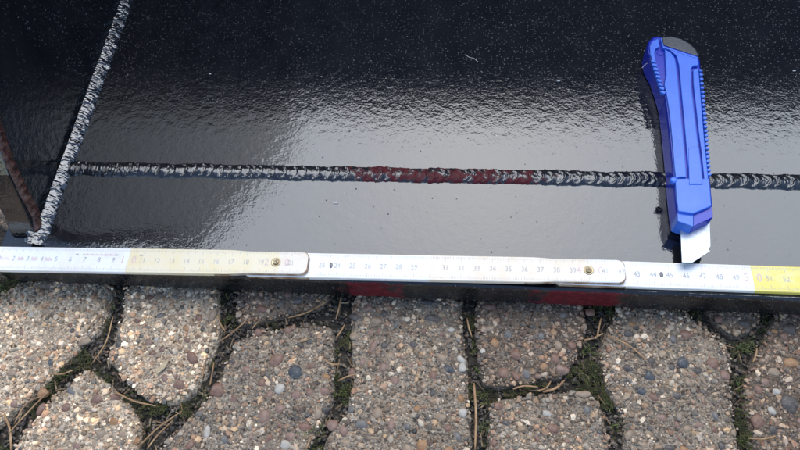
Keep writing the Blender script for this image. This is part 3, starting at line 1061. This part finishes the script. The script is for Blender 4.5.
for lf, zf, c in ((LA, zA, 20.0), (LB, zB, 40.0)):
    x = cx(c)
    wsh = lathe('hinge_washer', [(.0031, 0), (.0031, .0003), (.0027, .00045), (.0024, .0003)], x, 0.0001, zf(x) - .00005, M_BRASS, lf)
    lathe('hinge_rivet', [(.0017, 0.0), (.0017, .0006), (.0013, .0009), (.0009, .0008), (.0007, .0005)], x, 0.0001, zf(x) + .0002, M_BRASS, lf)
for lf, zf, c in ((LB, zB, 23.6), (LC, zC, 44.5)):
    x = cx(c)
    sl = lathe('hinge_pin', [(.0019, 0), (.0019, .00025), (.0015, .0004)], x, 0.0, zf(x) - .00005, M_IRON, lf, 20, 0.55)

ASKEW = {LA.name: (2, -.0008, 20, .0008), LB.name: (20, .0008, 40, .0017), LC.name: (42, .0018, 52, .0012)}
for lf in (LA, LB, LC):
    shift(lf, *ASKEW[lf.name])
    for ch in lf.children:
        shift(ch, *ASKEW[lf.name])

# ------------------------------------------------------------------ utility knife
knife = empty('utility_knife', tuple(at(690, 140, ZP)))
tag(knife, 'blue plastic snap-off utility knife with its blade out, lying across the weld', 'knife')
ZK0, ZK1, ZK2 = ZP + 0.0006, ZP + 0.0183, ZP + 0.0207


def kx(pts, z): return [tuple(at(x, y, z)[:2]) for x, y in pts]


body_px = [(660, 36), (653, 37), (648, 42), (646.5, 50), (648.5, 58), (655, 70), (660, 84), (664.5, 100), (667, 120), (669.5, 145), (672, 170), (673.5, 190), (675.5, 207), (677.5, 221), (693.5, 226.5), (713, 217), (712.5, 205), (710.5, 185),
           (708, 160), (705.5, 130), (703.5, 105), (701.5, 80), (700, 60), (697.5, 55), (662.5, 44.5)]
plate_px = [p for p in body_px]
# base shell with a chamfered nose: the top is cut back at the mouth
shell_top = [(660.5, 37), (654, 38), (649.5, 43), (648, 50), (650, 58), (656.5, 70), (661.5, 84), (666, 100), (668.5, 120), (671, 145), (673.5, 170), (675, 190), (677, 204), (678.5, 211), (693, 213.5), (711.5, 206), (711, 195), (709.5, 180),
             (707, 155), (704.5, 130), (702.5, 105), (700.5, 80), (699, 61), (697, 56.5), (663, 45.5)]
b0 = kx(body_px, ZK1 - .002); t0 = kx(shell_top, ZK1)
n = len(b0)
cxk = np.mean(np.array(b0), axis=0)
low = [tuple(cxk + (np.array(p) - cxk) * 0.985) for p in b0]
V = [(x, y, ZK0) for x, y in low] + [(x, y, ZK0 + .0025) for x, y in b0] + [(x, y, ZK1 - .0024) for x, y in b0] + [(x, y, ZK1) for x, y in t0]
F = [list(range(n)), [3 * n + i for i in range(n)][::-1]]
for k_ in range(3):
    F += [[k_ * n + i, (k_ + 1) * n + i, (k_ + 1) * n + (i + 1) % n, k_ * n + (i + 1) % n] for i in range(n)]
body = part('handle', V, F, M_BLUED, knife)
b = bmesh.new(); b.from_mesh(body.data); bmesh.ops.recalc_face_normals(b, faces=b.faces); b.to_mesh(body.data); b.free()
bevel_obj(body, 0.0005, 2, 25)


def strip(name, pts, z1, bev=0.0005, mat=None, z0=None):
    z0 = z0 or ZK1 - .0004
    return prism(name, kx(pts, z1), z0, z1, mat or M_BLUE, body, bev)


# raised faces of the handle, split by the slots
strip('raised_panel', [(665, 49), (671, 52.5), (675, 58), (677.5, 75), (679.5, 100), (682, 125), (684.5, 150), (686.5, 177), (680, 177), (676, 178), (674.5, 165), (672.5, 140), (670, 115), (667.5, 98), (664.5, 84), (666.5, 74)], ZK2)
strip('raised_panel', [(668, 48.5), (697.5, 58), (698.3, 61), (698.8, 65), (693, 65.5), (691, 69), (691.3, 85), (694, 110), (697, 135), (700.3, 160), (702.5, 177), (689.5, 177), (687, 150), (684.3, 120), (681.5, 90), (679.2, 65), (676.5, 55)], ZK2 - .0001)
strip('raised_panel', [(693.2, 69), (698.5, 68), (700, 85), (701.5, 105), (703.5, 130), (706, 155), (708.5, 180), (704.5, 180), (702, 155), (698.7, 130), (696, 105), (693.7, 85)], ZK2 - .0003)
nose = strip('nose_panel', [(675.5, 178.5), (709.3, 178.5), (710.6, 195), (711.6, 205.8), (693.3, 213.3), (678.6, 211), (676.6, 196)], ZK2 - .0002)
strip('raised_panel', [(652.5, 41), (658.5, 38.5), (659.8, 46.5), (656, 48), (654.5, 53), (656, 60), (653, 60), (650.3, 54), (650, 46)], ZK2 - .0002)
strip('end_lip', [(660.6, 38), (662, 38), (663.6, 46), (698, 57), (697.5, 58.5), (663.0, 47.3)], ZK2 + .0003, 0.0003)
# thumb slider lying in the slot
strip('thumb_slider', [(688.6, 148), (699.0, 147), (703.0, 184), (689.5, 184)], ZK2 + .0005, 0.0004)
# nose facets below the panel
strip('nose_facet', [(693.6, 213.4), (712.2, 206), (713, 217), (693.6, 226.5)], ZK2 - .0026, 0.0003, M_BLUED, ZK0 + .004)
strip('nose_facet', [(677.6, 211), (693.4, 213.4), (693.4, 226.5), (677.8, 221)], ZK2 - .0022, 0.0003, M_BLUE, ZK0 + .004)
# grey snapper cap at the tail
cap = prism('end_cap', kx([(662.5, 37.2), (671, 36.5), (681, 39), (690, 44), (696, 50), (698.5, 55.5), (697, 56), (663.5, 45)], ZK1 - .001), ZK0 + .002, ZK1 - .0008, M_CAP, knife, 0.0007)
# grip teeth, each its own piece
def rib(pc, ang, lx, ly, z):
    c_ = at(pc[0], pc[1], z)
    ca, sa = math.cos(ang), math.sin(ang)
    o = [(lx, -ly * .6), (lx * .9, ly * .5), (lx * .3, ly), (-lx * .7, ly * .9), (-lx, ly * .3), (-lx, -ly * .6)]
    return prism('grip_rib', [(c_[0] + x * ca - y * sa, c_[1] + x * sa + y * ca) for x, y in o], z - .0022, z, M_BLUE, body, 0.00025, seg=1)


for i in range(9):
    t = i / 8
    rib((654.0 + 9.5 * t, 61.0 + 31 * t), math.radians(62), .00115, .0023, ZK2 - .0001)
for i in range(25):
    t = i / 24
    rib((700.6 + 8.4 * t + .3 * math.sin(t * 3), 70.0 + 104 * t), math.radians(-92), .0010, .0016, ZK2 - .0001)
c_ = at(674.2, 179.5, ZK2)
lathe('lock_button', [(.0023, -.003), (.0023, -.0003), (.0019, .0001), (.001, .0003)], c_[0], c_[1], ZK2, M_BLUE, body, 20)
c_ = at(660.2, 53.5, ZK1)
lathe('lanyard_hole', [(.0024, -.001), (.0024, .0003), (.0019, .0003), (.0017, -.0004)], c_[0], c_[1], ZK1, M_BLUED, body, 20)
# blade
zb_ = ZP + 0.0095
bl = prism('blade', kx([(680, 219), (709.5, 214), (710.6, 246), (708.5, 249.5), (710.2, 251), (692.5, 262.4), (682, 262.2)], zb_), zb_ - .0006, zb_, M_BLADE, knife, 0.00012, seg=1)
bl['label'] = 'pale steel snap-off blade with angled tip'
nl = kx([(681.2, 246.0), (709.8, 231.0), (709.9, 231.6), (681.3, 246.6)], zb_)

# ------------------------------------------------------------------ loose things
def tube(name, pts, rad, mat, taper=True, n=6):
    pts = [np.array(p, float) for p in pts]
    # Catmull-Rom through the points
    P_ = [2 * pts[0] - pts[1]] + pts + [2 * pts[-1] - pts[-2]]
    cur = []
    for i in range(1, len(P_) - 2):
        for t in np.linspace(0, 1, 7)[:-1]:
            a_, b_, c2, d_ = P_[i - 1], P_[i], P_[i + 1], P_[i + 2]
            cur.append(.5 * (2 * b_ + (c2 - a_) * t + (2 * a_ - 5 * b_ + 4 * c2 - d_) * t * t + (3 * b_ - a_ - 3 * c2 + d_) * t ** 3))
    cur.append(pts[-1])
    V = []; F = []
    base = cur[0].copy()
    for i, p in enumerate(cur):
        d = cur[min(i + 1, len(cur) - 1)] - cur[max(i - 1, 0)]; d /= np.linalg.norm(d)
        u = np.array([0, 0, 1.0]); s = np.cross(d, u); s /= np.linalg.norm(s); u = np.cross(s, d)
        t = i / (len(cur) - 1)
        r_ = rad * (min(1, .45 + 2.5 * (1 - t)) * min(1, .6 + 4 * t) if taper else 1)
        for k_ in range(n):
            a_ = 2 * math.pi * k_ / n
            V.append(p - base + (s * math.cos(a_) + u * .7 * math.sin(a_)) * r_)
    for i in range(len(cur) - 1):
        F += [[i * n + k_, i * n + (k_ + 1) % n, (i + 1) * n + (k_ + 1) % n, (i + 1) * n + k_] for k_ in range(n)]
    F += [list(range(n))[::-1], [(len(cur) - 1) * n + k_ for k_ in range(n)]]
    o = part(name, V, F, mat, None, True)
    o.location = tuple(base)
    return o


NEEDLES = [
    ([(113, 317), (106, 342), (91, 365)], 'long tan pine needle bowed beside the left paver joint, just below the ruler'),
    ([(103, 313), (94, 321), (85, 332)], 'short pale pine needle on the edge of the top left paver'),
    ([(73, 370), (62, 374), (49, 374)], 'pale pine needle in the left joint above a tuft of moss'),
    ([(49, 391), (30, 410), (8, 434)], 'straight tan pine needle along the joint at bottom left'),
    ([(4, 414), (10, 430), (11, 452)], 'thick pale pine needle standing out at the left border of the picture'),
    ([(42, 396), (26, 404), (14, 424)], 'thin curved pine needle beside the straight one at bottom left'),
    ([(115, 392), (134, 401), (156, 406)], 'pine needle hugging the rounded lower edge of the second paver'),
    ([(138, 447), (158, 428), (182, 411)], 'long pine needle in the joint below the rounded second paver'),
    ([(147, 449), (157, 436), (173, 420)], 'dark tan pine needle next to a longer one in the lower joint'),
    ([(202, 379), (204, 368), (207, 356)], 'left of two upright pine needles by the red pebble'),
    ([(210, 385), (212, 374), (214, 362)], 'right of two upright pine needles by the red pebble'),
    ([(217, 315), (221, 325), (225, 331)], 'short pine needle in the mossy joint below the ruler hinge'),
    ([(247, 320), (233, 332), (219, 342)], 'straight pine needle lying across the corner of the pebbly paver'),
    ([(288, 318), (308, 312), (329, 300)], 'dark brown twig-like needle in the joint above the pebbly paver'),
    ([(259, 321), (255, 325), (252, 329)], 'tiny pale bit of needle above the pebbly paver'),
    ([(341, 297), (339, 308), (336, 319)], 'red brown pine needle upright under the red primer patch'),
    ([(345, 324), (341, 331), (336, 338)], 'short red brown pine needle in the joint right of the pebbly paver'),
    ([(323, 358), (331, 364), (341, 364)], 'hooked pale needle at the right edge of the pebbly paver'),
    ([(338, 381), (346, 377), (356, 374)], 'orange pine needle bridging the joint right of the pebbly paver'),
    ([(313, 434), (309, 442), (306, 450)], 'short pine needle at the foot of the pebbly paver'),
    ([(474, 383), (476, 415), (475, 452)], 'long straight pine needle running down the middle joint'),
    ([(467, 318), (469, 328), (472, 337)], 'short brown pine needle at the top of the middle joint'),
    ([(513, 389), (524, 386), (538, 387)], 'pine needle lying flat in the cross joint, leftmost of three'),
    ([(537, 391), (546, 388), (551, 381)], 'pine needle in the cross joint, middle of three'),
    ([(543, 392), (556, 388), (565, 380)], 'pine needle in the cross joint, rightmost of three'),
    ([(584, 340), (594, 338), (603, 333)], 'orange pine needle across the wide mossy joint under the second red patch'),
    ([(597, 337), (599, 328), (601, 318)], 'orange pine needle rising to the bar under the second red patch'),
    ([(607, 335), (628, 345), (647, 360)], 'thin brown needle on the paver with the two blue pebbles'),
    ([(748, 438), (762, 439), (776, 436)], 'pale pine needle at bottom right beside the last joint'),
    ([(753, 362), (756, 355), (757, 348)], 'tiny pale needle in the rightmost mossy joint'),
]
for i, (pts, lab) in enumerate(NEEDLES):
    zz = [0.0016, 0.0012, 0.0018] if i % 2 else [0.0018, 0.0010, 0.0014]
    w3 = [at(x, y, z) for (x, y), z in zip(pts, zz)]
    o = tube('pine_needle', w3, 0.00058 if i not in (4, 20, 24) else 0.0008, M_NEED)
    tag(o, lab, 'pine needle', 'dry pine needles in the paving')

# dry leaf scrap on the second paver
c0 = at(163, 367, 0.0012)
lv = []; lf_ = []
for i in range(9):
    t = -1 + i / 4.0
    wv = .0017 * (1 - t * t) + .0002
    for s in (-1, 0, 1):
        lv.append((t * .0052 * .6 - s * wv * .8, t * .0052 + s * wv * .6, .0007 * abs(s) + .0006 * t * t))
for i in range(8):
    for s in range(2):
        a_ = i * 3 + s
        lf_.append([a_, a_ + 1, a_ + 4, a_ + 3])
o = part('leaf_scrap', lv, lf_, plain('dry_leaf', (0.50, 0.38, 0.22), 0.7), None, True)
o.location = tuple(c0)
md = o.modifiers.new('thickness', 'SOLIDIFY'); md.thickness = 0.00025
tag(o, 'small dry tan leaf scrap lying on the paver left of the red pebble', 'leaf')

for pts, lab in (([(642.0, 68), (645.5, 64.5), (650.5, 61.5)], 'pale fibre stuck out from the left side of the blue knife'),):
    o = tube('fibre', [at(x, y, ZP + .012) for x, y in pts], 0.00022, M_THREAD, False, 5)
    tag(o, lab, 'fibre')
for pts, lab in (([(465, 54.5), (470, 57.5), (474, 58.5), (478, 62)], 'thin pale kinked fibre lying on the dark plate'),):
    o = tube('fibre', [at(x, y, ZP + .0004) for x, y in pts], 0.00020, M_THREAD, False, 5)
    tag(o, lab, 'fibre')


def crumb(px, py, r_, lab):
    v = ICO2[0] * (1 + .25 * RNG.standard_normal((len(ICO2[0]), 1))) * np.array([1.5, .8, .5]) * r_
    o = part('paint_crumb', v, ICO2[1].tolist(), M_THREAD, None, False)
    c_ = at(px, py, ZP); o.location = (c_[0], c_[1], ZP + r_ * .35)
    tag(o, lab, 'crumb', 'crumbs on the plate')


crumb(558, 81, .0009, 'pale crumb on the dark plate left of the knife')
crumb(210, 74, .0007, 'pale crumb on the dark plate near the corner weld')
crumb(794, 71, .0008, 'pale crumb on the dark plate right of the knife')
crumb(336, 203, .0010, 'pale crumb on the shiny bar between the weld and the ruler')

# moss and soil crumbs in the joints
allpoly = list(pav_out.values())
pts = RNG.uniform((-0.34, -0.20), (0.40, 0.0), (60000, 2))
ins_ = np.zeros(len(pts), bool); dmin = np.full(len(pts), 1e9)
for pl in allpoly:
    a_ = np.array(pl)
    if a_[:, 0].max() < -.36 or a_[:, 0].min() > .42 or a_[:, 1].min() > .02 or a_[:, 1].max() < -.22: continue
    ins_ |= inside_np(pts, pl)
    dmin = np.minimum(dmin, dist_np(pts, pl[::2]))
jp = pts[~ins_]; jd = dmin[~ins_]
mossy = np.array([mnoise.noise(Vector((p[0] * 38, p[1] * 38, 3.1))) + .5 * mnoise.noise(Vector((p[0] * 120, p[1] * 120, 1))) for p in jp])
# soil crumbs
sel = RNG.random(len(jp)) < .55
sp = jp[sel]
SP = np.array([(.075, .050, .030), (.125, .085, .052), (.045, .032, .020), (.20, .15, .10), (.22, .13, .07)])


def soil_z(x, y): return -0.0050 + 0.0016 * mnoise.noise(Vector((x * 70, y * 70, 0)))


keepP, keepW = PAL, PALW
PAL = SP
v1, f1, c1 = grains(sp, RNG.uniform(.0005, .0017, len(sp)), ICO1, soil_z, np.array([.35, .25, .25, .1, .05]), sink=.9)
sc = tri_mesh('soil_crumbs', v1, f1, M_GRAV, None, c1, False)
tag(sc, 'dark soil crumbs filling the joints between the pavers', 'soil', kind='stuff')
PAL = keepP
# slivers of old needle and bark caught in the joints
lp = jp[(RNG.random(len(jp)) < .045)]
V = []; F = []; C = []
for p in lp:
    a_ = RNG.uniform(0, 6.283); ln = RNG.uniform(.0012, .0042); wd = RNG.uniform(.0002, .0005)
    dx, dy = math.cos(a_), math.sin(a_)
    z = soil_z(*p) + RNG.uniform(.0008, .0028); tl = RNG.uniform(-.25, .25) * ln
    i0 = len(V)
    for sg in (-1, 1):
        e = (p[0] + sg * dx * ln, p[1] + sg * dy * ln, z + sg * tl)
        V += [(e[0] - dy * wd, e[1] + dx * wd, e[2]), (e[0] + dy * wd, e[1] - dx * wd, e[2]), (e[0], e[1], e[2] + wd * 1.3)]
    F += [(i0, i0 + 3, i0 + 4), (i0, i0 + 4, i0 + 1), (i0 + 1, i0 + 4, i0 + 5), (i0 + 1, i0 + 5, i0 + 2), (i0 + 2, i0 + 5, i0 + 3), (i0 + 2, i0 + 3, i0)]
    C += [np.array([(.26, .15, .065), (.14, .075, .035), (.34, .23, .12)])[RNG.choice(3)] * RNG.uniform(.7, 1.2)] * 6
lt = tri_mesh('needle_litter', np.array(V), np.array(F), M_GRAV, None, np.array(C), False)
tag(lt, 'brown slivers of old needles caught in the paver joints', 'litter', kind='stuff')
# moss cushions of tiny pointed leaves
mp = jp[(mossy > .10) & (jd < .012)]
V = []; F = []; C = []
for p in mp:
    dens = 1 + int(4 * max(0, mnoise.noise(Vector((p[0] * 38, p[1] * 38, 3.1))) + .25))
    hz = -0.0052 + 0.0028 * max(0, mnoise.noise(Vector((p[0] * 90, p[1] * 90, 7))) + .4)
    g = RNG.uniform(0, 1)
    colr = np.array([(.036, .038, .010), (.080, .082, .018), (.13, .115, .035), (.070, .050, .026)])[RNG.choice(4, p=[.38, .28, .14, .2])] * RNG.uniform(.7, 1.25)
    for q in range(dens * 3):
        a_ = RNG.uniform(0, 6.283); ln = RNG.uniform(.0010, .0028); up_ = RNG.uniform(.4, 1.3)
        dx, dy = math.cos(a_), math.sin(a_)
        wd = ln * .2
        bx, by = p[0] + RNG.uniform(-.0008, .0008), p[1] + RNG.uniform(-.0008, .0008)
        i0 = len(V)
        V += [(bx - dy * wd, by + dx * wd, hz), (bx + dy * wd, by - dx * wd, hz), (bx + dx * ln * .9, by + dy * ln * .9, hz + ln * up_)]
        F.append((i0, i0 + 1, i0 + 2)); C += [colr * .8, colr * .8, colr * 1.2]
ms = tri_mesh('moss', np.array(V), np.array(F), M_MOSS, None, np.array(C), False)
tag(ms, 'green moss growing in the joints between the pavers', 'moss', kind='stuff')
# little grass sprouts
V = []; F = []; C = []
for (px, py, nb, h) in ((62, 376, 26, .006), (52, 384, 18, .005), (112, 305, 20, .005), (228, 318, 22, .005), (224, 300, 18, .004), (317, 432, 26, .007), (343, 392, 22, .006), (588, 352, 30, .005), (597, 372, 26, .005), (482, 372, 22, .005),
                        (477, 395, 24, .005), (484, 430, 20, .005), (613, 405, 24, .005), (617, 430, 18, .005), (742, 350, 34, .005), (750, 345, 26, .005), (738, 388, 26, .005), (744, 412, 24, .005), (5, 296, 46, .006), (3, 288, 34, .005), (160, 410, 24, .004), (205, 398, 20, .004), (135, 392, 14, .003)):
    c_ = at(px, py, -.004)
    for q in range(nb):
        a_ = RNG.uniform(0, 6.283); ln = h * RNG.uniform(.5, 1.1); lean = RNG.uniform(.3, 1.1)
        bx, by = c_[0] + RNG.normal(0, .0028), c_[1] + RNG.normal(0, .0022)
        dx, dy = math.cos(a_), math.sin(a_)
        wd = .00032
        col = np.array((.105, .118, .030)) * RNG.uniform(.6, 1.3)
        i0 = len(V)
        V += [(bx - dy * wd, by + dx * wd, -.0045), (bx + dy * wd, by - dx * wd, -.0045), (bx + dx * ln * lean * .5 + dy * wd, by + dy * ln * lean * .5 - dx * wd, -.0045 + ln * .65), (bx + dx * ln * lean * .5 - dy * wd, by + dy * ln * lean * .5 + dx * wd, -.0045 + ln * .65), (bx + dx * ln * lean, by + dy * ln * lean, -.0045 + ln)]
        F += [(i0, i0 + 1, i0 + 2), (i0, i0 + 2, i0 + 3), (i0 + 3, i0 + 2, i0 + 4)]; C += [col] * 5
gs = tri_mesh('grass_sprouts', np.array(V), np.array(F), M_MOSS, None, np.array(C), False)
tag(gs, 'tiny green grass sprouts among the moss in the joints', 'grass', kind='stuff')
